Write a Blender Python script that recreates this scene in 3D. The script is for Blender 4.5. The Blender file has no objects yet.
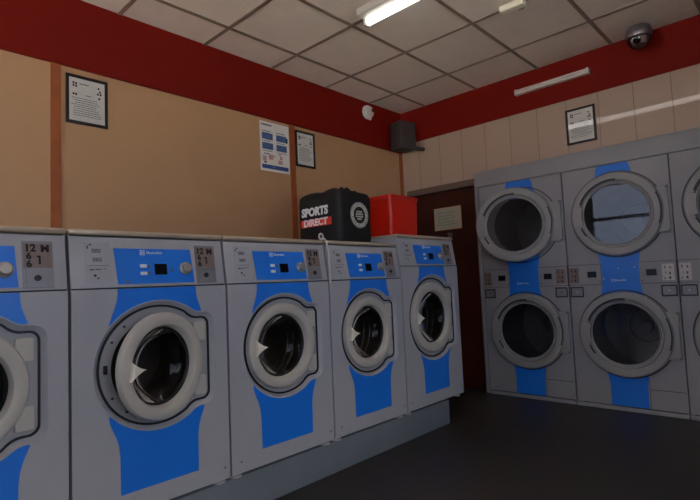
import bpy, bmesh, math, random
from mathutils import Vector, Matrix
random.seed(4)
PI = math.pi
scene = bpy.context.scene
col = scene.collection

# ------------------------------------------------------------------ materials
def lin(c):
    return tuple(((v/255)/12.92 if v/255 <= .04045 else ((v/255+.055)/1.055)**2.4) for v in c)

def mat(name, rgb, rough=.5, metal=0, var=0, vscale=6, bump=0, bscale=60, coat=0, spec=.5, srgb=True):
    m = bpy.data.materials.new(name); m.use_nodes = True
    nt = m.node_tree; b = nt.nodes['Principled BSDF']
    c = lin(rgb) if srgb else rgb
    b.inputs['Base Color'].default_value = (*c, 1)
    b.inputs['Roughness'].default_value = rough
    b.inputs['Metallic'].default_value = metal
    b.inputs['Coat Weight'].default_value = coat
    b.inputs['Specular IOR Level'].default_value = spec
    if var or bump:
        tc = nt.nodes.new('ShaderNodeTexCoord')
    if var:
        n = nt.nodes.new('ShaderNodeTexNoise'); n.inputs['Scale'].default_value = vscale
        n.inputs['Detail'].default_value = 5
        nt.links.new(tc.outputs['Object'], n.inputs['Vector'])
        r = nt.nodes.new('ShaderNodeMapRange')
        r.inputs['From Min'].default_value = .3; r.inputs['From Max'].default_value = .7
        r.inputs['To Min'].default_value = 1-var; r.inputs['To Max'].default_value = 1+var
        nt.links.new(n.outputs['Fac'], r.inputs['Value'])
        v = nt.nodes.new('ShaderNodeVectorMath'); v.operation = 'SCALE'
        v.inputs[0].default_value = c
        nt.links.new(r.outputs['Result'], v.inputs['Scale'])
        nt.links.new(v.outputs['Vector'], b.inputs['Base Color'])
    if bump:
        n2 = nt.nodes.new('ShaderNodeTexNoise'); n2.inputs['Scale'].default_value = bscale
        nt.links.new(tc.outputs['Object'], n2.inputs['Vector'])
        bp = nt.nodes.new('ShaderNodeBump'); bp.inputs['Strength'].default_value = bump
        bp.inputs['Distance'].default_value = .002
        nt.links.new(n2.outputs['Fac'], bp.inputs['Height'])
        nt.links.new(bp.outputs['Normal'], b.inputs['Normal'])
    return m

def emis(name, rgb, strength):
    m = bpy.data.materials.new(name); m.use_nodes = True
    b = m.node_tree.nodes['Principled BSDF']
    b.inputs['Base Color'].default_value = (.8, .8, .8, 1)
    b.inputs['Emission Color'].default_value = (*rgb, 1)
    b.inputs['Emission Strength'].default_value = strength
    return m

def glass(name, tint, ior=1.45, rough=.02, extra=0.0):
    m = bpy.data.materials.new(name); m.use_nodes = True
    nt = m.node_tree; nt.nodes.clear()
    o = nt.nodes.new('ShaderNodeOutputMaterial')
    t = nt.nodes.new('ShaderNodeBsdfTransparent'); t.inputs['Color'].default_value = (*tint, 1)
    g = nt.nodes.new('ShaderNodeBsdfGlossy'); g.inputs['Roughness'].default_value = rough
    f = nt.nodes.new('ShaderNodeFresnel'); f.inputs['IOR'].default_value = ior
    a = nt.nodes.new('ShaderNodeMath'); a.operation = 'ADD'; a.inputs[1].default_value = extra
    nt.links.new(f.outputs[0], a.inputs[0])
    mx = nt.nodes.new('ShaderNodeMixShader')
    nt.links.new(a.outputs[0], mx.inputs['Fac']); nt.links.new(t.outputs[0], mx.inputs[1])
    nt.links.new(g.outputs[0], mx.inputs[2]); nt.links.new(mx.outputs[0], o.inputs['Surface'])
    return m

def tiled(name, rgb, joint, axis, spacing, offset, width, rough, rgb_var=.03, coat=0, second=None):
    """flat colour with thin joints every `spacing` along an object axis (and a second axis)"""
    m = mat(name, rgb, rough, coat=coat)
    nt = m.node_tree; b = nt.nodes['Principled BSDF']
    tc = nt.nodes.new('ShaderNodeTexCoord'); sp = nt.nodes.new('ShaderNodeSeparateXYZ')
    nt.links.new(tc.outputs['Object'], sp.inputs[0])
    def line(ax, s, off):
        a = nt.nodes.new('ShaderNodeMath'); a.operation = 'SUBTRACT'; a.inputs[1].default_value = off
        nt.links.new(sp.outputs[ax], a.inputs[0])
        d = nt.nodes.new('ShaderNodeMath'); d.operation = 'DIVIDE'; d.inputs[1].default_value = s
        nt.links.new(a.outputs[0], d.inputs[0])
        f = nt.nodes.new('ShaderNodeMath'); f.operation = 'FRACT'; nt.links.new(d.outputs[0], f.inputs[0])
        c = nt.nodes.new('ShaderNodeMath'); c.operation = 'LESS_THAN'; c.inputs[1].default_value = width/s
        nt.links.new(f.outputs[0], c.inputs[0])
        return c, d
    l1, d1 = line(axis, spacing, offset)
    fac = l1.outputs[0]
    fl = nt.nodes.new('ShaderNodeMath'); fl.operation = 'FLOOR'; nt.links.new(d1.outputs[0], fl.inputs[0])
    comb = nt.nodes.new('ShaderNodeCombineXYZ'); nt.links.new(fl.outputs[0], comb.inputs[0])
    if second:
        l2, d2 = line(*second)
        mxx = nt.nodes.new('ShaderNodeMath'); mxx.operation = 'MAXIMUM'
        nt.links.new(l1.outputs[0], mxx.inputs[0]); nt.links.new(l2.outputs[0], mxx.inputs[1])
        fac = mxx.outputs[0]
        f2 = nt.nodes.new('ShaderNodeMath'); f2.operation = 'FLOOR'; nt.links.new(d2.outputs[0], f2.inputs[0])
        nt.links.new(f2.outputs[0], comb.inputs[1])
    wn = nt.nodes.new('ShaderNodeTexWhiteNoise'); nt.links.new(comb.outputs[0], wn.inputs['Vector'])
    r = nt.nodes.new('ShaderNodeMapRange'); r.inputs['To Min'].default_value = 1-rgb_var; r.inputs['To Max'].default_value = 1+rgb_var
    nt.links.new(wn.outputs['Value'], r.inputs['Value'])
    v = nt.nodes.new('ShaderNodeVectorMath'); v.operation = 'SCALE'; v.inputs[0].default_value = lin(rgb)
    nt.links.new(r.outputs['Result'], v.inputs['Scale'])
    mx = nt.nodes.new('ShaderNodeMix'); mx.data_type = 'RGBA'
    nt.links.new(fac, mx.inputs[0]); nt.links.new(v.outputs[0], mx.inputs[6]); mx.inputs[7].default_value = (*lin(joint), 1)
    nt.links.new(mx.outputs[2], b.inputs['Base Color'])
    return m

M = dict(
    steel=mat('painted_silver', (172, 173, 178), .42, .0, .03, 3, .05, 400),
    steel2=mat('dryer_grey', (154, 154, 157), .42, 0, .03, 3, .05, 400),
    ring=mat('door_ring_grey', (190, 186, 176), .38, 0, .03, 5),
    ring2=mat('dryer_ring_grey', (156, 155, 153), .36, 0, .03, 5),
    flange=mat('flange_metal', (158, 158, 160), .4, .0, .04, 8),
    lid=mat('lid_metal', (196, 180, 160), .28, .35, .05, 10),
    blue=mat('blue_enamel', (28, 124, 232), .35, 0, .02, 4),
    dark=mat('dark_rubber', (14, 14, 16), .5),
    void=mat('dark_inside', (20, 19, 18), .6),
    black=mat('black_plastic', (10, 11, 18), .2),
    drum=mat('drum_steel', (104, 98, 90), .4, .5, .1, 14),
    drum2=mat('dryer_drum_zinc', (160, 157, 155), .4, .35, .08, 9),
    cream=mat('cream_plastic', (238, 232, 212), .4),
    knob=mat('knob_silver', (176, 170, 158), .3, .5),
    white=mat('white_print', (235, 238, 242), .5),
    paper=mat('paper', (232, 230, 224), .7, var=.04, vscale=20),
    noticeedge=mat('notice_border', (196, 168, 140), .7),
    dimpaper=mat('dull_paper', (176, 174, 150), .7, var=.12, vscale=25),
    ink=mat('ink', (18, 17, 20), .7),
    greyink=mat('grey_ink', (112, 112, 118), .7),
    browns=mat('brown_sticker', (134, 116, 108), .5, var=.12, vscale=60),
    whites=mat('white_sticker', (205, 203, 198), .5, var=.06, vscale=60),
    coin=mat('coin_plate', (142, 142, 146), .35, .35),
    hole=mat('recess_dark', (52, 52, 56), .5),
    tan=mat('tan_board', (188, 149, 109), .55, 0, .035, 2.2, .1, 250),
    strip=mat('wood_strip', (158, 84, 38), .45, 0, .12, 12),
    red=mat('red_paint', (122, 20, 9), .6, 0, .03, 2, .05, 120, spec=.15),
    ceil=mat('ceiling_tile', (232, 222, 212), .85, 0, .03, 9, .25, 180),
    grid=mat('ceiling_grid_metal', (142, 126, 112), .5, 0, .05, 6),
    brown=mat('door_brown', (66, 26, 14), .5, 0, .12, 5, spec=.2),
    jamb=mat('jamb_taupe', (110, 92, 78), .5, 0, .04, 5),
    plinth=mat('plinth_paint', (118, 126, 134), .6, 0, .06, 4, .1, 90),
    frame=mat('frame_black', (30, 24, 20), .35),
    pale=mat('plaster', (170, 160, 150), .8),
    bag=mat('bag_nylon', (14, 14, 16), .62, 0, .1, 10, .35, 220),
    bagred=mat('bag_red_patch', (236, 66, 44), .55),
    redbox=mat('red_plastic', (206, 30, 8), .35, 0, .03, 3),
    cable=mat('white_cable', (205, 200, 192), .45),
    speaker=mat('speaker_grey', (72, 66, 66), .55),
    grille=mat('speaker_grille', (52, 47, 47), .7, bump=.6, bscale=500),
    fitting=mat('white_fitting', (205, 202, 196), .45),
    tubeoff=mat('unlit_tube', (222, 212, 204), .3),
    chrome=mat('dome_metal', (122, 114, 120), .28, .5),
    picblue=mat('poster_blue', (74, 104, 150), .6, var=.25, vscale=60),
    pink=mat('poster_pink', (196, 150, 150), .6),
    band=mat('poster_band', (56, 86, 150), .6),
    liner=mat('dome_liner_grey', (150, 132, 126), .5),
    mullion=mat('window_frame_white', (60, 58, 58), .45),
    asphalt=mat('pavement', (200, 196, 190), .9, var=.1),
)
M['tile'] = tiled('wall_tile', (186, 160, 140), (132, 106, 88), 1, .2495, .679, .0045, .5, coat=1)
M['floor'] = tiled('floor_tile', (52, 47, 43), (40, 36, 33), 0, .6, .375, .005, .45, rgb_var=.05, second=(1, .6, -.013))
M['tube'] = emis('lit_tube', (1, .96, .90), 3.6)
M['wglass'] = glass('washer_glass', (.6, .58, .55), 1.22, .05)
M['dglass'] = glass('dryer_glass', (.60, .60, .62), 1.5, .01, 0)
M['pglass'] = glass('picture_glass', (.98, .98, .98), 1.18, .02)
M['window'] = glass('window_glass', (.97, .97, .97), 1.45, .0)
M['pglass2'] = glass('tilted_picture_glass', (.98, .98, .98), 1.5, .02)
M['domeglass'] = glass('dome_smoke', (.93, .9, .88), 1.5, .03)

# ------------------------------------------------------------------ mesh helpers
def finish(me, smooth=True, ang=35):
    if smooth:
        for p in me.polygons: p.use_smooth = True
        me.set_sharp_from_angle(angle=math.radians(ang))

def link(name, me, m, parent=None, loc=(0, 0, 0), rot=(0, 0, 0)):
    o = bpy.data.objects.new(name, me); col.objects.link(o)
    if m is not None: me.materials.append(m)
    if parent is not None: o.parent = parent
    o.location = loc; o.rotation_euler = rot
    return o

class MB:
    def __init__(s): s.b = bmesh.new()
    def box(s, x0, x1, y0, y1, z0, z1, bev=0, seg=2):
        r = bmesh.ops.create_cube(s.b, size=1)
        vs = r['verts']
        bmesh.ops.scale(s.b, vec=(x1-x0, y1-y0, z1-z0), verts=vs)
        bmesh.ops.translate(s.b, vec=((x0+x1)/2, (y0+y1)/2, (z0+z1)/2), verts=vs)
        if bev:
            es = list({e for v in vs for e in v.link_edges})
            bmesh.ops.bevel(s.b, geom=es, offset=bev, segments=seg, profile=.5, affect='EDGES')
        return s
    def cyl(s, c, r, h, axis='z', seg=32, r2=None, bev=0):
        q = bmesh.ops.create_cone(s.b, cap_ends=True, segments=seg, radius1=r, radius2=r if r2 is None else r2, depth=h)
        vs = q['verts']
        if axis == 'y': bmesh.ops.rotate(s.b, verts=vs, cent=(0, 0, 0), matrix=Matrix.Rotation(PI/2, 3, 'X'))
        if axis == 'x': bmesh.ops.rotate(s.b, verts=vs, cent=(0, 0, 0), matrix=Matrix.Rotation(PI/2, 3, 'Y'))
        bmesh.ops.translate(s.b, vec=c, verts=vs)
        return s
    def lathe(s, prof, c=(0, 0, 0), axis='y', seg=64, closed=False):
        """prof: list of (radius, offset along axis)"""
        rings = []
        for r, h in prof:
            ring = []
            for k in range(seg):
                a = 2*PI*k/seg
                if axis == 'y': p = (r*math.cos(a), h, r*math.sin(a))
                elif axis == 'x': p = (h, r*math.cos(a), r*math.sin(a))
                else: p = (r*math.cos(a), r*math.sin(a), h)
                ring.append(s.b.verts.new((p[0]+c[0], p[1]+c[1], p[2]+c[2])) )
                if r < 1e-6: break
            rings.append(ring)
        n = len(rings)
        for i in range(n if closed else n-1):
            A, B = rings[i], rings[(i+1) % n]
            for k in range(seg):
                k2 = (k+1) % seg
                if len(A) == 1 and len(B) == 1: continue
                if len(A) == 1: s.b.faces.new((A[0], B[k], B[k2]))
                elif len(B) == 1: s.b.faces.new((A[k], A[k2], B[0]))
                else: s.b.faces.new((A[k], A[k2], B[k2], B[k]))
        return s
    def tube(s, pts, r, seg=10, caps=True):
        pts = [Vector(p) for p in pts]
        rings = []
        up = Vector((.13, .31, .94)).normalized()
        for i, p in enumerate(pts):
            t = (pts[min(i+1, len(pts)-1)]-pts[max(i-1, 0)]).normalized()
            a = t.cross(up)
            if a.length < 1e-3: a = t.cross(Vector((1, 0, 0)))
            a.normalize(); bb = t.cross(a)
            up = -a.cross(t) if False else up
            rings.append([s.b.verts.new(p+a*r*math.cos(2*PI*k/seg)+bb*r*math.sin(2*PI*k/seg)) for k in range(seg)])
        for A, B in zip(rings, rings[1:]):
            for k in range(seg): s.b.faces.new((A[k], A[(k+1) % seg], B[(k+1) % seg], B[k]))
        if caps:
            s.b.faces.new(rings[0]); s.b.faces.new(rings[-1])
        return s
    def build(s, name, m, parent=None, loc=(0, 0, 0), rot=(0, 0, 0), smooth=True, ang=35):
        bmesh.ops.recalc_face_normals(s.b, faces=s.b.faces)
        me = bpy.data.meshes.new(name); s.b.to_mesh(me); s.b.free()
        finish(me, smooth, ang)
        return link(name, me, m, parent, loc, rot)

def curve_mesh(cu):
    t = bpy.data.objects.new('tmp', cu); col.objects.link(t)
    bpy.context.view_layer.update()
    dg = bpy.context.evaluated_depsgraph_get()
    me = bpy.data.meshes.new_from_object(t.evaluated_get(dg))
    bpy.data.objects.remove(t); bpy.data.curves.remove(cu)
    return me

def facing(me, y=0.0):
    """curve XY plane -> XZ plane, its +Z side facing -Y, back face resting at y"""
    me.transform(Matrix.Rotation(PI/2, 4, 'X'))
    mx = max(v.co.y for v in me.vertices)
    me.transform(Matrix.Translation((0, y-mx, 0)))

def plate(name, outlines, y, thick, m, parent, bev=0, loc=(0, 0, 0), rot=(0, 0, 0)):
    """flat shaped plate; outlines are closed (x,z) loops, inner loops are holes; back at y, front at y-thick"""
    cu = bpy.data.curves.new('c', 'CURVE'); cu.dimensions = '2D'; cu.fill_mode = 'BOTH'
    cu.extrude = max(thick/2-bev, 1e-5); cu.bevel_depth = bev; cu.bevel_resolution = 2; cu.offset = -bev
    for o in outlines:
        sp = cu.splines.new('POLY'); sp.points.add(len(o)-1); sp.use_cyclic_u = True
        for p, (x, z) in zip(sp.points, o): p.co = (x, z, 0, 1)
    me = curve_mesh(cu); me.materials.clear(); facing(me, y); finish(me)
    return link(name, me, m, parent, loc, rot)

def text(name, s, size, m, parent, loc, rot=(0, 0, 0), align='CENTER', bold=0, thick=.0008, sx=1.0, shear=0):
    cu = bpy.data.curves.new('t', 'FONT'); cu.body = s; cu.size = size; cu.align_x = align; cu.align_y = 'CENTER'
    cu.extrude = thick/2; cu.offset = bold; cu.shear = shear; cu.resolution_u = 3
    me = curve_mesh(cu); me.materials.clear(); me.transform(Matrix.Diagonal((sx, 1, 1, 1))); facing(me, 0)
    return link(name, me, m, parent, loc, rot)

def circ(r, n=72, cx=0, cz=0):
    return [(cx+r*math.cos(2*PI*k/n), cz+r*math.sin(2*PI*k/n)) for k in range(n)]
def rect(x0, x1, z0, z1, r=0, n=5):
    if not r: return [(x0, z0), (x1, z0), (x1, z1), (x0, z1)]
    o = []
    for cx, cz, a in ((x1-r, z0+r, -PI/2), (x1-r, z1-r, 0), (x0+r, z1-r, PI/2), (x0+r, z0+r, PI)):
        for k in range(n+1): o.append((cx+r*math.cos(a+PI/2*k/n), cz+r*math.sin(a+PI/2*k/n)))
    return o
def arc_band(r0, r1, a0, a1, n=24, cx=0, cz=0):
    a = [math.radians(a0+(a1-a0)*k/n) for k in range(n+1)]
    return [(cx+r1*math.cos(t), cz+r1*math.sin(t)) for t in a]+[(cx+r0*math.cos(t), cz+r0*math.sin(t)) for t in reversed(a)]

def thing(name, label, cat, loc=(0, 0, 0), rotz=0, group=None):
    o = bpy.data.objects.new(name, None); col.objects.link(o)
    o.empty_display_size = .1
    o.location = loc; o.rotation_euler = (0, 0, rotz)
    return tag(o, label, cat, group)
def tag(o, label, cat, group=None):
    o['label'] = label; o['category'] = cat
    if group: o['group'] = group
    return o
def struct(o):
    o['kind'] = 'structure'; return o
def sbox(name, m, *boxes):
    b = MB()
    for q in boxes: b.box(*q)
    return struct(b.build(name, m, smooth=False))
def copy_tree(o, parent=None):
    c = o.copy(); col.objects.link(c); c.parent = parent
    for ch in list(o.children): copy_tree(ch, c)
    return c

# ------------------------------------------------------------------ room shell
XB, YL, ZC = 4.218, 3.152, 2.837
X0, Y0 = -1.6, -2.6
XD = 4.15            # front plane of the dryers
sbox('floor', M['floor'], (X0-.1, XB+1.0, Y0-.1, YL+.1, -.1, 0))
sbox('ceiling', M['ceil'], (X0-.1, XB+1.0, Y0-.1, YL+.1, ZC, ZC+.1))
g = MB()
gx = [3.705-.61*k for k in range(9)]
gy = [2.822-.5905*k for k in range(10)]
for x in gx: g.box(x-.012, x+.012, Y0, YL, ZC-.006, ZC-.0)
for y in gy:
    g.box(X0, XB, y-.012, y+.012, ZC-.0065, ZC-.0)
struct(g.build('trim_1', M['grid'], smooth=False))
sbox('wall_left', M['tan'], (X0-.1, XB+.1, YL, YL+.1, 0, ZC))
# red band round the room
sbox('trim_2', M['red'], (X0, XB, YL-.012, YL, 2.402, ZC))
sbox('trim_3', M['red'], (X0, XB-.003, YL-.024, YL-.012, 2.402, 2.425))
sbox('trim_4', M['red'], (XB-.006, XB, Y0, YL-.012, 2.488, ZC))
for i, (a, b_) in enumerate(((.872, .925), (2.659, 2.712), (4.165, 4.212), (-.92, -.867))):
    sbox('trim_%d' % (5+i), M['strip'], (a, b_, YL-.010, YL, 0, 2.402))
# back wall: tiled above the dryers, open below for dryers and door
sbox('wall_back', M['tile'],
     (XB, XB+.1, -.14, 2.30, 2.0, ZC), (XB, XB+.1, 2.30, YL, 1.985, ZC),
     (XB, XB+.1, Y0, -.14, 0, ZC), (XB, XB+.1, 2.277, 2.30, 0, 2.0), (XB, XB+.1, 3.10, YL, 0, 1.985))
sbox('wall_recess', M['pale'], (XB+.9, XB+1.0, -.3, YL+.1, 0, 2.1), (XB+.1, XB+.9, -.3, -.2, 0, 2.1), (XB+.1, XB+.9, YL, YL+.1, 0, 2.1), (XB+.1, XB+1.0, -.3, YL+.1, 2.1, 2.2), (XB+.1, XB+.9, 2.281, 2.297, 0, 2.1))
sbox('trim_9', M['jamb'], (XB-.012, XB+.09, 2.30, 3.10, 1.925, 1.985), (XB-.012, XB+.09, 2.281, 2.315, 0, 1.925), (XB-.012, XB+.09, 3.06, 3.10, 0, 1.925))
d = MB().box(XB+.03, XB+.07, 2.315, 3.06, .008, 1.922).build('door_1', M['brown'], smooth=False); struct(d)
h = MB().cyl((XB+.022, 2.62, 1.475), .022, .02, 'x').box(XB-.005, XB+.012, 2.60, 2.64, 1.45, 1.50, .004)
h.build('door_handle', M['jamb'], d)
# wall behind the viewer's right hand
RX0, RX1, RZ0, RZ1 = -1.35, 1.35, .6, 2.6
sbox('wall_right', M['pale'], (X0-.1, RX0, Y0-.1, Y0, 0, ZC), (RX1, XB+.1, Y0-.1, Y0, 0, ZC), (RX0, RX1, Y0-.1, Y0, 0, RZ0), (RX0, RX1, Y0-.1, Y0, RZ1, ZC))
f = MB()
for q in ((RX0, RX0+.05, RZ0, RZ1), (RX1-.05, RX1, RZ0, RZ1), (-.03, .03, RZ0, RZ1), (RX0, RX1, RZ0, RZ0+.05), (RX0, RX1, RZ1-.05, RZ1)):
    f.box(q[0], q[1], Y0-.08, Y0-.02, q[2], q[3])
w = struct(f.build('window_4', M['mullion'], smooth=False))
MB().box(RX0+.05, RX1-.05, Y0-.053, Y0-.047, RZ0+.05, RZ1-.05).build('window_pane', M['window'], w, smooth=False)
# shop front: large windows that let the daylight in
WY0, WY1, WZ0, WZ1 = -1.3, 3.06, .6, 2.68
sbox('wall_front', M['pale'], (X0-.1, X0, Y0, YL, 0, WZ0), (X0-.1, X0, Y0, YL, WZ1, ZC),
     (X0-.1, X0, Y0, -1.3, WZ0, WZ1), (X0-.1, X0, WY1, YL, WZ0, WZ1), (X0-.1, X0, -.2, 1.98, WZ0, WZ1))
for i, (a, b_) in enumerate(((-1.3, -.2), (1.98, 3.06))):
    f = MB()
    for q in ((a, a+.04, WZ0, WZ1), (b_-.04, b_, WZ0, WZ1), (a, b_, WZ0, WZ0+.05), (a, b_, WZ1-.05, WZ1), (a, b_, 2.0, 2.06)):
        f.box(X0-.08, X0-.02, q[0], q[1], q[2], q[3])
    w = struct(f.build('window_%d' % (i+1), M['mullion'], smooth=False))
    MB().box(X0-.053, X0-.047, a+.04, b_-.04, WZ0+.05, WZ1-.05).build('window_pane', M['window'], w, smooth=False)
sbox('pavement', M['asphalt'], (X0-14, X0-.1, -12, 14, -.12, -.02), (X0-.1, 9, -12, Y0-.1, -.12, -.02))

# ------------------------------------------------------------------ machine plinth
p = MB().box(X0+.02, 3.135, 2.03, 2.86, 0, .171, .004)
tag(p.build('machine_plinth', M['plinth']), 'long low grey painted plinth running under the row of washing machines', 'plinth')

# ------------------------------------------------------------------ washing machines
def porthole(r, tx, th, cr=.035, a0=60):
    """circle of radius r with a rounded hinge tab on the right"""
    o = []
    n = 60
    for k in range(n+1):
        a = math.radians(a0+(360-2*a0)*k/n); o.append((r*math.cos(a), r*math.sin(a)))
    xa, za = o[0]; x2 = xa+.055
    lower = []
    for k in range(1, 6):
        t = k/5; t2 = t*t*(3-2*t)
        lower.append((xa+(x2-xa)*t, -(za+(th-za)*(1-(1-t)**2))))
    o += lower
    for k in range(7):
        a = -PI/2+PI/2*k/6; o.append((tx-cr+cr*math.cos(a), -th+cr+cr*math.sin(a)))
    for k in range(7):
        a = PI/2*k/6; o.append((tx-cr+cr*math.cos(a), th-cr+cr*math.sin(a)))
    o += [(x, -z) for x, z in reversed(lower)]
    return o

def make_washer(w, seam, ptop, top, s, cz, depth, label, price, blue_w=.335):
    """origin: left front corner on the plinth; x right, y into the machine, z up"""
    t = thing('washing_machine', label, 'washing machine')
    W = w; cx = W/2+.008
    # cabinet with the round opening
    def P(r, tx, th, cr, a0=60): return [(cx+x, cz+z) for x, z in porthole(r*s, tx*s, th*s, cr*s, a0)]
    OUT = P(.263, .256, .204, .05); INN = P(.241, .231, .180, .036)
    cab = plate('cabinet', [rect(.002, W-.002, .025, seam-.0035, .006), OUT], .002, .003, M['steel'], t, .0004)
    b = MB()
    b.box(.002, .006, .002, depth, .025, seam-.002).box(W-.006, W-.002, .002, depth, .025, seam-.002)
    b.box(.002, W-.002, depth-.004, depth, .025, seam-.002).box(.002, W-.002, .002, depth, .025, .03)
    b.box(.002, .006, .034, depth, seam, top-.02).box(W-.006, W-.002, .034, depth, seam, top-.02).box(.002, W-.002, depth-.004, depth, seam, top-.02)
    b.build('side_panel', M['steel'], t, smooth=False)
    MB().box(.004, W-.004, .004, .02, seam-.003, seam+.003).build('seam_strip', M['dark'], t, smooth=False)
    MB().box(-.001, W+.001, .022, depth+.004, top-.022, top, .009, 3).build('top_lid', M['lid'], t)
    # blue lower panel, waisted like an hourglass
    hb = blue_w/2
    def zcross(x):
        zz = []
        for (xa, za), (xb, zb) in zip(OUT, OUT[1:]+OUT[:1]):
            if (xa-x)*(xb-x) <= 0 and abs(xa-xb) > 1e-9: zz.append(za+(zb-za)*(x-xa)/(xb-xa))
        return (min(zz), max(zz)) if zz else (cz, cz)
    def blue_part(side, up):
        # side: list of (half width, z) running from the outer end towards the porthole
        def trim(sg):
            pts = []
            for (ha, za), (hb_, zb) in zip(side, side[1:]):
                for k in range(8):
                    h_, z = ha+(hb_-ha)*k/8, za+(zb-za)*k/8
                    lo, hi = zcross(cx+sg*h_)
                    if (up and z < hi+.0005) or (not up and z > lo-.0005): return pts
                    pts.append((cx+sg*h_, z))
            return pts
        l, r_ = trim(-1), trim(1)
        n_ = 40; xs = [l[-1][0]+(r_[-1][0]-l[-1][0])*k/n_ for k in range(1, n_)]
        mid = [(x, zcross(x)[1 if up else 0]+(-.001 if up else .001)) for x in xs]
        plate('blue_panel', [l+mid+list(reversed(r_))], -.0002, .0012, M['blue'], t)
    blue_part([(hb, seam-.004), (hb+.001, seam-.03), (hb+.005, seam-.055), (hb+.013, seam-.08), (hb+.024, seam-.11), (hb+.034, seam-.14), (hb+.045, seam-.2)], True)
    blue_part([(hb-.004, .102), (hb-.003, cz-.33*s), (hb+.001, cz-.29*s), (hb+.011, cz-.255*s), (hb+.024, cz-.225*s), (hb+.034, cz-.2*s), (hb+.045, cz-.12*s)], False)
    # surround, seal line, flange with its screws
    b = MB(); rows = []
    def shrink(A, B, u): return [(a[0]*(1-u)+c[0]*u, a[1]*(1-u)+c[1]*u) for a, c in zip(A, B)]
    for u, y in ((-.02, -.0008), (.06, -.003), (.16, -.003), (.28, .000), (.85, .0165), (1, .019)):
        rows.append([b.b.verts.new((x, y, z)) for x, z in shrink(OUT, INN, u)])
    for A, B in zip(rows, rows[1:]):
        for k in range(len(A)): b.b.faces.new((A[k], A[(k+1) % len(A)], B[(k+1) % len(A)], B[k]))
    b.build('door_surround', M['steel'], t, ang=60)
    plate('door_seal', [P(.2425, .2325, .1815, .036), P(.2345, .2245, .1735, .03)], .020, .009, M['dark'], t)
    fl = plate('door_flange', [P(.2360, .2260, .1745, .03), circ(.190*s, 72, cx, cz)], .020, .004, M['flange'], t)
    for a in (150, 180, 210, 130, 232):
        MB().cyl((cx+.2145*s*math.cos(math.radians(a)), .015, cz+.2145*s*math.sin(math.radians(a))), .0055, .003, 'y', 12).build('screw', M['hole'], fl)
    MB().box(cx-.219*s, cx-.203*s, .0125, .017, cz-.012, cz+.022, .002).build('latch_slot', M['dark'], fl)
    for sg in (1, -1):
        plate('hinge_pad', [rect(cx+.155*s, cx+.212*s, min(cz+sg*.075*s, cz+sg*.158*s), max(cz+sg*.075*s, cz+sg*.158*s), .006)], .016, .012, M['ring'], t, .003)
    # gasket and drum
    MB().lathe([(.194*s, .022), (.182*s, .026), (.168*s, .032), (.165*s, .05), (.175*s, .07)], (cx, 0, cz)).build('door_gasket', M['dark'], t)
    dr = MB().lathe([(.175*s, .07), (.215*s, .085), (.222*s, .10)]+[(r_*s, y_) for k in range(2) for r_, y_ in ((.222*s, .20+.05*k), (.217*s, .206+.05*k), (.217*s, .210+.05*k), (.222*s, .216+.05*k))]+[(.222*s, .42), (.21*s, .44), (.16*s, .44), (.155*s, .43), (.10*s, .43), (.09*s, .45), (0, .44)], (cx, 0, cz), seg=72)
    for k in range(3):
        a = math.radians(20+120*k)
        c = Vector((cx+.205*s*math.cos(a), .26, cz+.205*s*math.sin(a)))
        q = bmesh.ops.create_cube(dr.b, size=1); bmesh.ops.scale(dr.b, vec=(.05, .3, .04), verts=q['verts'])
        bmesh.ops.rotate(dr.b, verts=q['verts'], cent=(0, 0, 0), matrix=Matrix.Rotation(-a, 3, 'Y'))
        bmesh.ops.translate(dr.b, vec=c, verts=q['verts'])
    drum = dr.build('drum', M['drum'], t)
    # porthole door, hinged on the right
    hx = .203*s
    door = MB().lathe([(.212*s, .012), (.213*s, -.006), (.208*s, -.016), (.198*s, -.021), (.180*s, -.022), (.166*s, -.018), (.160*s, -.010), (.155*s, .012), (.151*s, .026), (.17*s, .028), (.205*s, .016)],
                      (-hx, 0, 0), seg=80, closed=True).build('door', M['ring'], t, (cx-.016+hx, .008, cz))
    MB().lathe([(.1515*s, .020), (.143*s, .030), (.122*s, .052), (.09*s, .072), (.045*s, .083), (0, .085)], (-hx, 0, 0), seg=64).build('door_glass', M['wglass'], door)
    MB().lathe([(.1555*s, .012), (.1525*s, .008), (.146*s, .016), (.146*s, .022)], (-hx, 0, 0), seg=64, closed=True).build('glass_rim', M['dark'], door)
    pr = []
    tips = [(-.036, .048), (-.036, -.044), (.05, .0)]
    for i in range(3):
        A, B = Vector(tips[i]), Vector(tips[(i+1) % 3])
        c = (A+B)/2*.42
        for k in range(8):
            u = k/8; pr.append(tuple(A*(1-u)**2+c*2*u*(1-u)+B*u*u))
    plate('door_handle', [[(-hx-.152*s+x*.82, .004+z*.85) for x, z in pr]], -.014, .026, M['cream'], door, .004)
    # sloping control panel
    ph = ptop-seam
    cp = MB().box(.002, W-.002, 0, .03, .002, ph, .003).build('control_panel', M['steel'], t, (0, .002, seam), (-math.atan(.03/ph), 0, 0))
    k = W/.655
    bx0, bx1 = cx-.167*k-.0, cx+.165*k-.006
    plate('control_panel_overlay', [[(bx0+.004, .014), (bx1+.006, .014), (bx1-.003, ph-.045), (bx0-.006, ph-.045)]], -.0004, .0012, M['blue'], cp)
    sheet = plate('instruction_plate', [rect(.055, .148, .02, ph-.02, .004)], -.0004, .001, M['coin'] if False else M['steel'], cp, .0004)
    bars = MB()
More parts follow.
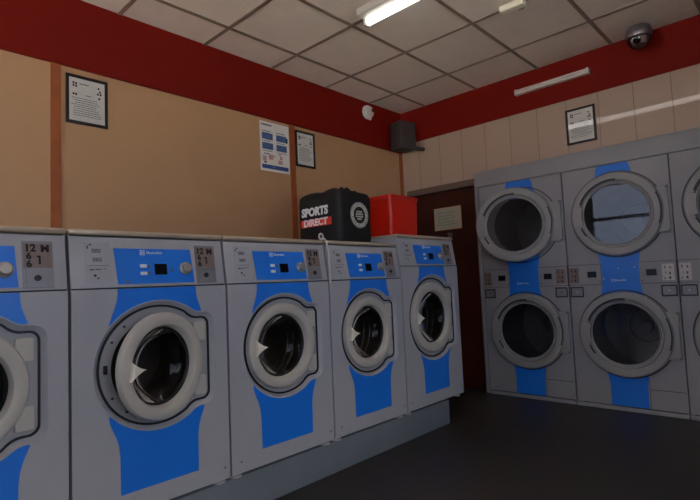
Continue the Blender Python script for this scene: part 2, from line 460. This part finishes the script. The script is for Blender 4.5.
    for (x0, x1, z0, z1) in ((.082, .096, .63, .70), (.099, .113, .63, .70), (.084, .098, .46, .53), (.101, .115, .46, .53), (.062, .141, .375, .381), (.070, .085, .29, .31), (.09, .112, .30, .315), (.118, .132, .31, .32), (.084, .093, .17, .21), (.096, .103, .12, .15), (.064, .068, .7, .76), (.072, .08, .77, .79)):
        z0, z1 = z0*ph+.012, z1*ph+.012
        if x1-x0 < .02 and z1-z0 > .012:
            for q in ((x0, x1, z0, z0+.002), (x0, x1, z1-.002, z1), (x0, x0+.002, z0, z1), (x1-.002, x1, z0, z1), (x0+.004, x1-.004, (z0+z1)/2-.002, (z0+z1)/2+.001)):
                bars.box(q[0], q[1], -.0022, -.0012, q[2], q[3])
        else: bars.box(x0, x1, -.0022, -.0012, z0, z1)
    bars.build('pictogram_print', M['ink'], cp, smooth=False)
    # white maker's mark and word
    lg = MB(); lx, lz, u = bx0+.108*k, ph*.70, .0105*k
    plate('logo', [rect(lx-u, lx+u, lz-u, lz+u), circ(u*.86, 24, lx, lz)], -.0016, .0008, M['white'], cp)
    lgm = MB().box(lx-u*.55, lx-u*.2, -.0026, -.0016, lz-u*.55, lz+u*.55)
    lgm.box(lx-u*.55, lx+u*.6, -.0026, -.0016, lz-u*.12, lz+u*.12).box(lx+u*.15, lx+u*.5, -.0026, -.0016, lz-u*.5, lz+u*.5)
    lgm.build('logo_mark', M['white'], cp, smooth=False)
    text('logo_word', 'Electrolux', .0165*k, M['white'], cp, (lx+u*1.6, -.0016, lz), align='LEFT', bold=.0002)
    for z in (.42, .27):
        plate('button', [rect(bx0+.094*k, bx0+.122*k, ph*z-.006, ph*z+.008, .003)], -.001, .005, M['white'], cp, .0015)
    plate('display', [rect(bx0+.155*k, bx0+.208*k, ph*.245, ph*.47, .002)], -.0012, .004, M['black'], cp, .001)
    plate('small_print', [rect(bx0+.128*k, bx0+.138*k, ph*.38, ph*.44), rect(bx0+.128*k, bx0+.138*k, ph*.25, ph*.31), rect(bx0+.03*k, bx0+.05*k, ph*.1, ph*.13), rect(bx0+.225*k, bx0+.235*k, ph*.3, ph*.36)], -.0014, .0008, M['greyink'], cp)
    kx, kz = bx0+.292*k, ph*.37
    MB().lathe([(.027, -.001), (.027, -.010), (.021, -.013), (.0205, -.026), (.017, -.029), (0, -.029)], (kx, 0, kz), seg=40).build('knob', M['knob'], cp)
    # price sticker above the coin plate with its lock
    sx0 = bx1+.022
    sx1 = min(sx0+.09, W-.04)
    plate('coin_plate', [rect(sx0-.004, sx1+.004, .010, ph-.025, .002)], -.0004, .0014, M['coin'], cp, .0004)
    stk = plate('price_sticker', [rect(sx0, sx1, ph*.40, ph-.034, .002)], -.0018, .001, M['browns'], cp)
    for j, (txt, px, pz, sz) in enumerate(price):
        text('price_text', txt, sz, M['ink'], cp, (sx0+px*(sx1-sx0), -.0028, ph*.40+pz*(ph*.6-.034)), align='LEFT', bold=.0014)
    plate('coin_box', [rect(sx0+.008, sx1+.0, .012, ph*.385, .002)], -.0018, .002, M['coin'], cp, .0005)
    MB().lathe([(.011, -.003), (.011, -.008), (.008, -.009), (.007, -.006), (0, -.006)], (sx0+.042, 0, ph*.22), seg=24).build('lock', M['hole'], cp)
    for x in (.04, W-.04):
        for y in (.05, depth-.06):
            MB().lathe([(0, 0), (.03, 0), (.03, .004), (.014, .012), (.012, .027), (0, .027)], (x+.01, y, 0), 'z', 24).build('foot', M['fitting'], t)
        MB().cyl((x+.012, -.001, .075), .004, .004, 'y', 12).build('screw', M['hole'], t)
    return t

price_a = [('12', .04, .80, .036), ('6', .10, .48, .032), ('6', .10, .16, .034), ('M', .60, .78, .036), ('1', .46, .28, .036), ('-', .46, .5, .04)]
G = 'washing machines standing in a row on the plinth'
FX = [.6175-.662, .6175, 1.2795, 1.9415]
proto = make_washer(.655, .895, 1.100, 1.125, 1.0, .577, .78, '', price_a)
labels = ['silver washing machine cut off by the left edge, only half its door in view',
          'nearest complete silver washing machine, its round door standing slightly open',
          'closed silver washing machine between the one standing ajar and the one under the bag',
          'silver washing machine with the black bag lying on top of it']
for i, x in enumerate(FX):
    o = proto if i == 0 else copy_tree(proto)
    o.location = (x, 2.0, .171); o['label'] = labels[i]; o['group'] = G
    if i == 1:
        dd = [c for c in o.children if c.name.startswith('door') and not c.name.startswith('door_')][0]
        dd.rotation_euler.z = math.radians(17); dd.location.x -= .006
big = make_washer(.692, .973, 1.167, 1.190, 1.14, .612, .82,
                  'taller silver washing machine at the far right end of the row, red bin on top', price_a, .31)
big.location = (2.606, 2.0, .171); big['group'] = G

# ------------------------------------------------------------------ stacked dryers
def make_dryer(sticks, label, lock_left):
    """origin: left front bottom corner; x right, y into the machine"""
    W = .752; t = thing('stacked_tumble_dryer', label, 'tumble dryer')
    cx = .385; zs = (.576, 1.487); R = .32
    plate('cabinet', [rect(.0015, W-.0015, .035, 1.878, .004), circ(.262, 72, cx, zs[0]), circ(.262, 72, cx, zs[1])], .003, .003, M['steel2'], t, .0012)
    b = MB().box(.002, .006, .003, .8, .0, 1.878).box(W-.006, W-.002, .003, .8, .0, 1.878).box(.006, W-.006, .003, .8, 1.870, 1.878)
    b.box(.006, W-.006, .796, .8, .0, 1.87).box(.006, W-.006, .003, .8, .89, .895)
    b.build('side_panel', M['steel2'], t, smooth=False)
    MB().box(0.001, W-.001, -.012, .003, .0, .03, .003).build('kick_strip', M['steel2'], t)
    bl, br = .255, .508
    def hour(z0, z1, flare_lo, flare_hi):
        L = []
        for k in range(9):
            u = k/8; z = z0+(z1-z0)*u
            f = (flare_lo*max(0, 1-u/.6)**2)+(flare_hi*max(0, (u-.4)/.6)**2)
            L.append((bl-f, z))
        return L+[(bl+br-x, z) for x, z in reversed(L)]
    plate('blue_panel', [hour(1.72, 1.877, .05, -.02)], -.0005, .001, M['blue'], t)
    plate('blue_panel', [hour(.80, 1.25, .03, .03)], -.0005, .001, M['blue'], t)
    plate('blue_panel', [hour(.036, .34, 0, .03)], -.0005, .001, M['blue'], t)
    for z in zs:
        # interior
        MB().lathe([(.262, .002), (.25, .004), (.25, .06), (.33, .065), (.335, .09), (.335, .62), (.33, .64), (.22, .645), (.215, .63), (.13, .63), (.125, .645), (.05, .645), (.045, .62), (0, .62)],
                   (cx, 0, z), seg=72).build('drum', M['drum2'], t)
        plate('door_recess', [circ(R+.012, 80, cx, z), circ(R+.004, 80, cx, z)], -.0004, .0012, M['hole'], t)
        plate('hinge_plate', [[(cx+.26, z-.17), (cx+.352, z-.17), (cx+.352, z+.165), (cx+.26, z+.165)], ], -.0005, .022, M['ring2'], t, .003)
        plate('hinge_slot', [arc_band(R-.028, R-.014, -22, 28, 18, cx, z)], -.0455, .0012, M['hole'], t) if False else None
        hx = .335
        op = z > 1 and lock_left
        d = MB().lathe([(R, -.001), (R, -.030), (R-.008, -.040), (R-.03, -.044), (R-.058, -.040), (R-.066, -.030), (R-.068, -.022), (R-.078, -.022), (R-.083, -.014), (R-.083, -.002)],
                       (-hx, 0, 0), seg=88, closed=True).build('door', M['ring2'], t, (cx+hx, 0, z))
        if op:
            d.rotation_euler.z = math.radians(15); d.location.x -= .034
        MB().lathe([(R-.082, -.012), (0, -.012)], (-hx, 0, 0), seg=72).build('door_glass', M['dglass'], d)
        MB().lathe([(R-.083, -.024), (R-.0905, -.022), (R-.0905, -.012), (R-.083, -.012)], (-hx, 0, 0), seg=72, closed=True).build('glass_rim', M['flange'], d)
        for ga, gb, gc, gd in ((.066, .050, 85, 158), (.064, .052, 200, 216)):
            plate('finger_groove', [[(x-hx, zz) for x, zz in arc_band(R-ga, R-gb, gc, gd, 24)]], -.0385, .005, M['hole'], d)
        plate('door_handle', [[(x-hx, zz) for x, zz in arc_band(R-.085, R-.01, 162, 196, 16)]], -.028, .022, M['ring2'], d, .004)
        plate('hinge_slot', [[(x-hx, zz) for x, zz in arc_band(R-.018, R-.008, -20, 24, 18)]], -.040, .003, M['hole'], d)
        for q in (.155, -.16):
            MB().cyl((cx+.343, -.024, z+q), .005, .004, 'y', 12).build('screw', M['hole'], t)
    # payment band between the two drums
    for side in (0, 1):
        x0, x1 = ((.004, bl-.008), (br+.004, W-.004))[side]
        pn = plate('control_panel', [rect(x0, x1, .953, 1.108, .003)], -.0004, .004, M['steel2'], t, .001)
        plate('panel_gap', [rect(x0-.003, x1+.003, .950, 1.111, .003), rect(x0, x1, .953, 1.108, .003)], -.0003, .001, M['hole'], pn)
        dx = (.147, .557)[side]
        plate('display', [rect(dx, dx+.066, 1.008, 1.055, .003)], -.0044, .003, M['black'] if sticks[side] != 'whites' or side == 0 else M['hole'], pn, .001)
        lx0, lx1 = ((.008, .08), (.658, .734))[side]
        plate('price_sticker', [rect(lx0, lx1, .968, 1.088, .004)], -.0044, .0012, M[sticks[side]], pn)
        for (s_, u, v, sz) in (('5', .15, .8, .028), ('6', .6, .78, .026), ('1', .2, .45, .026), ('8', .55, .42, .026), ('4', .5, .15, .032), ('2', .12, .14, .022)):
            text('price_text', s_, sz, M['ink'], pn, (lx0+u*(lx1-lx0), -.0056, .968+v*.12), align='LEFT', bold=.0006)
        MB().cyl(((bl-.02, br+.02)[side], -.005, .972), .0045, .004, 'y', 10).build('screw', M['hole'], pn)
        cx0, cx1 = ((.008, .108), (.645, .742))[side]
        cr_ = plate('coin_return', [rect(cx0, cx1, .855, .937, .004), rect(cx0+.008, cx1-.008, .865, .927, .003)], -.0004, .006, M['hole'], t, .0015)
        plate('coin_flap', [rect(cx0+.008, cx1-.008, .865, .927, .003)], -.0006, .001, M['coin'], cr_)
        MB().cyl(((cx0+cx1)/2, -.002, .897), .006, .006, 'y', 12).build('lock', M['hole'] if lock_left else M['fitting'], cr_)
    plate('logo', [rect(.318, .336, .972, .990), circ(.0075, 20, .327, .981)], -.0016, .0008, M['white'], t)
    text('logo_word', 'Electrolux', .019, M['white'], t, (.342, -.0016, .981), align='LEFT', bold=.0002)
    if not lock_left:
        for x, z in ((.37, 1.07), (.482, 1.075), (.262, .995)):
            MB().cyl((x, -.002, z), .005, .003, 'y', 12).build('screw', M['fitting'], t)
    # service panel seams
    MB().box(.52, W-.01, -.0006, .0002, .175, .179).box(.518, .521, -.0008, .0002, .036, .26).build('panel_seam', M['hole'], t, smooth=False)
    return t
GD = 'stacked tumble dryers built into the back wall'
for (yl, st, lab, lk) in ((2.240, ('browns', 'browns'), 'stacked tumble dryer beside the brown door, its upper round door ajar', True),
                          (1.482, ('browns', 'whites'), 'complete middle stacked tumble dryer with bluish daylight mirrored in its closed upper glass', False),
                          (.726, ('whites', 'browns'), 'stacked tumble dryer cut off by the right edge of the photo', False)):
    o = make_dryer(st, lab, lk)
    o.location = (XD, yl, 0); o.rotation_euler = (0, 0, -PI/2); o['group'] = GD
f = MB().box(XD-.004, XB-.001, -.1, 2.277, 1.882, 2.022, .003).box(XD-.004, XB-.001, 2.244, 2.277, 0, 1.882, .003)
tag(f.build('dryer_surround', M['steel2']), 'plain grey filler panel framing the dryers along their top and left side', 'filler panel')

# ------------------------------------------------------------------ lights and fittings
t = thing('fluorescent_light', 'lit white fluorescent batten fixed under the ceiling tiles', 'ceiling light', (2.41, 1.285, ZC-.0065))
MB().box(-.065, .035, -.78, .78, -.05, 0, .008).build('housing', M['fitting'], t)
MB().cyl((.022, 0, -.066), .026, 1.5, 'y', 24).build('light_tube', M['tube'], t)
for s_ in (-1, 1): MB().box(-.006, .05, s_*.765-.012, s_*.765+.012, -.094, -.035, .005).build('end_cap', M['fitting'], t)
t = thing('wall_tube_light', 'short unlit twin tube light mounted on the red band above the tiles', 'wall light', (XB-.006, 1.53, 2.668))
MB().box(-.03, 0, -.31, .31, -.022, .022, .004).build('housing', M['fitting'], t)
for z in (-.012, .012): MB().cyl((-.038, 0, z), .009, .585, 'y', 16).build('light_tube', M['tubeoff'], t)
for s_ in (-1, 1): MB().box(-.05, -.0, s_*.302-.01, s_*.302+.01, -.024, .024, .003).build('end_cap', M['fitting'], t)

t = thing('dome_camera', 'round dark security camera dome hanging at the ceiling edge', 'security camera', (4.07, .83, ZC-.0065))
MB().lathe([(0, 0), (.070, 0), (.082, -.02), (.088, -.045), (.088, -.062), (.080, -.082), (.0, -.082)], axis='z').build('housing', M['chrome'], t)
MB().lathe([(.076, -.080), (.074, -.106), (.060, -.136), (.036, -.156), (0, -.163)], axis='z', seg=48).build('dome_cover', M['domeglass'], t)
MB().lathe([(0, .015), (.026, .012), (.026, -.03), (.019, -.034), (.016, -.026), (0, -.026)], (0, 0, 0), 'z', 32).build('lens', M['black'], t, (-.028, .008, -.100), (0, math.radians(62), math.radians(10)))
MB().lathe([(.062, -.084), (.058, -.108), (.044, -.132), (0, -.146)], (.008, -.004, 0), 'z', 40).build('liner', M['liner'], t)
t = thing('ceiling_sensor', 'small white rectangular box fixed to the ceiling left of the dome camera', 'sensor', (3.06, 1.325, ZC-.0065))
MB().box(-.036, .036, -.082, .082, -.045, 0, .014, 3).build('casing', M['cream'], t)
MB().box(.02, .05, -.06, -.02, -.04, -.01, .006).build('sensor_window', M['hole'], t)
t = thing('wall_sensor', 'small round white sensor on the red band near the ceiling corner', 'sensor', (3.66, YL-.012, 2.728))
MB().lathe([(0, 0), (.068, 0), (.068, -.02), (.055, -.045), (.03, -.058), (0, -.06)], axis='y', seg=40).build('casing', M['fitting'], t)
MB().lathe([(.018, -.052), (.018, -.064), (0, -.066)], (.02, 0, .01), axis='y', seg=20).build('lens', M['hole'], t)
MB().box(-.012, .012, -.05, -.03, -.085, -.055, .004).build('mount', M['fitting'], t)
t = thing('wall_speaker', 'dark grey loudspeaker box bracketed high in the corner of the room', 'speaker', (4.03, 2.985, 2.515), math.radians(-12))
MB().box(-.10, .10, -.085, .085, -.14, .14, .012, 3).build('cabinet', M['speaker'], t)
MB().box(-.108, -.10, -.073, .073, -.128, .128, .003).build('grille', M['grille'], t)
MB().box(.02, .17, -.135, -.095, -.155, -.125, .004).cyl((.0, -.108, -.12), .012, .05, 'z', 16).build('bracket', M['speaker'], t)

# ------------------------------------------------------------------ framed notices and poster
def framed(label, w, h, loc, rotz, seed, fw=.018, pane='pglass'):
    """origin at the bottom centre on the wall; x right, -y out of the wall"""
    rnd = random.Random(seed)
    t = thing('framed_notice', label, 'framed notice', loc, rotz, 'black framed notices on the walls')
    plate('frame', [rect(-w/2, w/2, 0, h), rect(-w/2+fw, w/2-fw, fw, h-fw)], 0, .013, M['frame'], t, .003)
    pp = plate('paper', [rect(-w/2+fw, w/2-fw, fw, h-fw)], -.004, .002, M['paper'], t)
    iw, ih = w-2*fw, h-2*fw
    b = MB()
    def bar(u0, u1, v0, v1): b.box(-iw/2+u0*iw, -iw/2+u1*iw, -.0075, -.006, fw+v0*ih, fw+v1*ih)
    for (u, v) in ((.10, .86), (.10, .80), (.17, .85), (.17, .79), (.80, .84), (.84, .76), (.78, .70), (.86, .70), (.10, .60), (.17, .60), (.82, .60)):
        bar(u, u+.05, v, v+.045)
    b.build('emblem', M['ink'], pp, smooth=False)
    b = MB()
    bar(.28, .55, .87, .89)
    for i in range(9):
        v = .53-.05*i; a = .06+rnd.random()*.12; c = .94-rnd.random()*.2; u = a
        while u < c:
            e = min(c, u+.03+rnd.random()*.08); bar(u, e, v, v+.013); u = e+.015
    bar(.45, .62, .62, .635)
    b.build('print', M['greyink'], pp, smooth=False)
    plate('picture_glass', [rect(-w/2+fw, w/2-fw, fw, h-fw)], -.009, .002, M[pane], t)
    return t
framed('black framed notice on the tan wall nearest the left, beside a wood strip', .238, .298, (1.069, YL, 2.065), 0, 1)
framed('black framed notice on the tan wall just right of the white picture poster', .222, .312, (2.829, YL, 2.058), 0, 2)
framed('black framed notice on the cream wall tiles above the dryers', .232, .296, (XB, 1.322, 2.104), -PI/2, 3, pane='pglass2')

t = thing('instruction_poster', 'white unframed poster with four blue pictures on the tan wall', 'poster', (2.502, YL, 1.973))
pw, phh = .298, .405
pp = plate('sheet', [rect(-pw/2, pw/2, 0, phh)], 0, .0015, M['paper'], t)
def pb(name, m, *rs):
    for u0, u1, v0, v1 in rs:
        MB().box(-pw/2+u0*pw, -pw/2+u1*pw, -.0026, -.0015, v0*phh, v1*phh).build(name, m, t, smooth=False)
for u in (.07, .55):
    for v in (.44, .64): pb('picture', M['picblue'], (u, u+.36, v, v+.13))
pb('heading', M['greyink'], (.05, .40, .92, .95), (.07, .36, .80, .815), (.56, .85, .80, .815), (.07, .36, .60, .61), (.56, .85, .60, .61), (.07, .40, .40, .41), (.56, .9, .40, .41), (.12, .3, .34, .36), (.62, .7, .36, .38))
pb('diagram', M['pink'], (.08, .2, .2, .3), (.28, .42, .24, .34), (.60, .74, .17, .25), (.66, .74, .27, .34))
pb('small_picture', M['ink'], (.90, .95, .64, .74), (.44, .47, .30, .33), (.12, .20, .16, .19))
pb('footer_band', M['band'], (.05, .95, .05, .13))
pb('footer_print', M['white'], (.40, .50, .085, .10))

t = thing('door_notice', 'pale paper notice taped to the brown door', 'notice', (XB+.03, 2.648, 1.535), -PI/2+0)
plate('sheet', [rect(-.155, .155, 0, .225)], 0, .0015, M['noticeedge'], t)
plate('print_panel', [rect(-.135, .135, .02, .205)], -.0015, .0008, M['dimpaper'], t)
b = MB()
for i in range(5): b.box(-.11, .09-.02*(i % 2), -.0031, -.0023, .05+.03*i, .054+.03*i)
b.build('print', M['greyink'], t, smooth=False)

# ------------------------------------------------------------------ black holdall
bx, by, bz = 2.20, 2.15, 1.298
BW, BD, BH = .315, .40, .343
t = thing('sports_bag', 'black zipped shopping bag with white lettering lying on a washing machine', 'bag', (bx, by, bz))
b = MB(); r = bmesh.ops.create_cube(b.b, size=1)
bmesh.ops.subdivide_edges(b.b, edges=b.b.edges[:], cuts=11, use_grid_fill=True)
for v in b.b.verts:
    x, y, z = v.co.x*2, v.co.y*2, v.co.z*2
    # super-ellipsoid like softness
    n_ = (abs(x)**16+abs(y)**16+abs(z)**16)**(1/16)
    x, y, z = x/n_, y/n_, z/n_
    px, py, pz = (x*.5+.5)*BW, (y*.5+.5)*BD, (z*.5+.5)*BH
    top = max(0, z)
    sag = .006*math.sin(py*24+1.2)+.005*math.sin(px*17+py*9)
    pz += top**3*(sag+.018*(py/BD))
    if z > -.9:
        px += .004*math.sin(pz*26+py*14)*(1-abs(z)*.3) ; py += .004*math.sin(pz*22+px*19)
    v.co = (px, py, pz)
body = b.build('body', M['bag'], t, ang=60)
sd = body.modifiers.new('s', 'SUBSURF'); sd.levels = 1; sd.render_levels = 1
# piping and zip and straps
def soft(y, z): return 0
MB().tube([(.02+.0*k, .05+.3*k/10, BH+.006+.006*math.sin(k)) for k in range(11)], .004, 8).build('zip', M['dark'], t) if False else None
arc = [(.04+.05*math.sin(PI*k/14), .04+.20*k/14, BH-.015+.04*math.sin(PI*k/14)) for k in range(15)]
MB().tube(arc, .010, 8).build('strap', M['bag'], t)
arc = [(.03+.22*k/14, .05+.03*math.sin(PI*k/14), BH-.012+.035*math.sin(PI*k/14)+.008*math.sin(k*1.7)) for k in range(15)]
MB().tube(arc, .010, 8).build('strap', M['bag'], t)
arc = [(BW-.01, .012, .03+.27*k/10) for k in range(11)]
RL = (0, 0, -PI/2)
tilt = math.radians(0)
# lettering on the side facing the shop window (plane x = -0.006)
text('lettering', 'SPORTS', .074, M['white'], t, (-.0075, .222, .223), RL, bold=.0036, thick=.002, sx=.98, shear=.05)
plate('logo_patch', [rect(-.145, .145, -.025, .025, .002)], 0, .0016, M['bagred'], t, 0, (-.0065, .212, .152), RL)
text('lettering', 'DIRECT', .062, M['white'], t, (-.0085, .216, .152), RL, bold=.0024, thick=.002, sx=1.08, shear=.05)
# round emblem on the end
ex, ez = .178, .187
q = thing
plate('round_emblem', [circ(.078, 48, ex, ez), circ(.056, 48, ex, ez)], -.006, .0016, M['fitting'], t)
plate('round_emblem', [circ(.085, 48, ex, ez), circ(.0825, 48, ex, ez)], -.006, .0014, M['fitting'], t)
for k in range(26):
    a = 2*PI*k/26
    if k in (0, 13): continue
    c = (ex+.067*math.cos(a), -.0082, ez+.067*math.sin(a))
    ring = MB(); qq = bmesh.ops.create_cube(ring.b, size=1)
    bmesh.ops.scale(ring.b, vec=(.011, .001, .0055 if k % 3 else .002), verts=qq['verts'])
    bmesh.ops.rotate(ring.b, verts=qq['verts'], cent=(0, 0, 0), matrix=Matrix.Rotation(-a, 3, 'Y'))
    bmesh.ops.translate(ring.b, vec=c, verts=qq['verts'])
    ring.build('emblem_mark', M['bag'], t, smooth=False)
b = MB()
for (u0, u1, v) in ((-.026, .026, .022), (-.034, .034, .006), (-.034, .034, -.010), (-.02, .02, -.026)):
    x = u0
    while x < u1-.004:
        e = min(u1, x+.011); b.box(ex+x, ex+e, -.0075, -.006, ez+v-.005, ez+v+.005); x = e+.003
b.build('emblem_text', M['fitting'], t, smooth=False)

# ------------------------------------------------------------------ red bin
t = thing('red_bin', 'bright red open plastic bin on the tallest washing machine', 'bin', (2.716, 2.15, 1.361))
w, d_, h = .34, .40, .30
outer = [(x, y) for x, y in rect(0, w, 0, d_, .03, 6)]
b = MB().b
def loop(pts, z): return [b.verts.new((x, y, z)) for x, y in pts]
def off(k): return [(x, y) for x, y in rect(k, w-k, k, d_-k, .03, 6)]
lv = [loop(off(.012), 0), loop(off(.008), .02), loop(off(.002), h-.03), loop(off(.002), h-.028), loop(off(-.004), h-.026), loop(off(-.004), h), loop(off(.004), h), loop(off(.008), h-.02), loop(off(.016), .006)]
for A, B in zip(lv, lv[1:]):
    for k in range(len(A)): b.faces.new((A[k], A[(k+1) % len(A)], B[(k+1) % len(A)], B[k]))
b.faces.new(lv[0]); b.faces.new(lv[-1])
mb = MB(); mb.b.free(); mb.b = b
mb.build('body', M['redbox'], t)
MB().box(-.009, .003, .14, .26, h-.07, h-.05, .004).build('handle', M['redbox'], t)

# ------------------------------------------------------------------ white cord looped over the lids
pts = [(1.898+.015*math.cos(a), 2.008, 1.313+.015*math.sin(a)) for a in [PI*2*k/16-.9 for k in range(16)]]
pts += [(1.918, 2.006, 1.302), (1.930, 2.010, 1.298), (1.937, 2.006, 1.28), (1.9385, 1.999, 1.25), (1.9385, 1.992, 1.20), (1.9385, 1.989, 1.12), (1.9385, 1.989, 1.05)]
tag(MB().tube(pts, .0055, 10).build('white_cord', M['cable'], None), 'white cord with a loop hanging over the gap left of the bag machine', 'cord')

# ------------------------------------------------------------------ world and daylight
wd = bpy.data.worlds.new('World'); scene.world = wd; wd.use_nodes = True
nt = wd.node_tree; bg = nt.nodes['Background']
tc = nt.nodes.new('ShaderNodeTexCoord'); sp = nt.nodes.new('ShaderNodeSeparateXYZ'); cr = nt.nodes.new('ShaderNodeValToRGB')
nt.links.new(tc.outputs['Generated'], sp.inputs[0]); nt.links.new(sp.outputs['Z'], cr.inputs['Fac'])
cr.color_ramp.elements[0].position = 0; cr.color_ramp.elements[0].color = (.20, .24, .34, 1)
cr.color_ramp.elements[1].position = .75; cr.color_ramp.elements[1].color = (1.06, 1.0, .94, 1)
cr.color_ramp.elements[0].position = .12
nt.links.new(cr.outputs['Color'], bg.inputs['Color']); bg.inputs['Strength'].default_value = 9.0
ld = bpy.data.lights.new('window_portal', 'AREA'); ld.shape = 'RECTANGLE'; ld.size = WY1-WY0; ld.size_y = WZ1-WZ0
ld.cycles.is_portal = True
lo = bpy.data.objects.new('window_portal', ld); col.objects.link(lo)
lo.location = (X0-.12, (WY0+WY1)/2, (WZ0+WZ1)/2); lo.rotation_euler = (PI/2, 0, -PI/2)

sl = bpy.data.lights.new('sun', 'SUN'); sl.energy = 32; sl.angle = math.radians(1); sl.color = (1, .95, .88)
so = bpy.data.objects.new('sun', sl); col.objects.link(so)
so.rotation_euler = Vector((-.45, -.45, -.9)).to_track_quat('-Z', 'Y').to_euler()   # high sun from behind the shop, on the pavement

ld = bpy.data.lights.new('side_window_portal', 'AREA'); ld.shape = 'RECTANGLE'; ld.size = RX1-RX0; ld.size_y = RZ1-RZ0
ld.cycles.is_portal = True
lo = bpy.data.objects.new('side_window_portal', ld); col.objects.link(lo)
lo.location = ((RX0+RX1)/2, Y0-.12, (RZ0+RZ1)/2); lo.rotation_euler = (PI/2, 0, 0)

# ------------------------------------------------------------------ camera
yaw, pitch, roll, F = 0.75581622, 0.0668002, -0.04304936, 495.05
f = Vector((math.cos(pitch)*math.cos(yaw), math.cos(pitch)*math.sin(yaw), math.sin(pitch)))
rt = Vector((math.sin(yaw), -math.cos(yaw), 0)); up = rt.cross(f)
r2 = rt*math.cos(roll)+up*math.sin(roll); u2 = r2.cross(f)
cd = bpy.data.cameras.new('camera'); cam = bpy.data.objects.new('camera', cd); col.objects.link(cam)
cam.matrix_world = Matrix(((r2.x, u2.x, -f.x, 0), (r2.y, u2.y, -f.y, 0), (r2.z, u2.z, -f.z, 1.046), (0, 0, 0, 1)))
cd.sensor_width = 36; cd.lens = F/700*36; cd.clip_start = .05
scene.camera = cam

vs = scene.view_settings
vs.view_transform = 'Standard'; vs.look = 'None'; vs.exposure = .2; vs.gamma = 1; vs.use_curve_mapping = False
scene.cycles.max_bounces = 8; scene.cycles.transparent_max_bounces = 12
scene.cycles.use_denoising = True
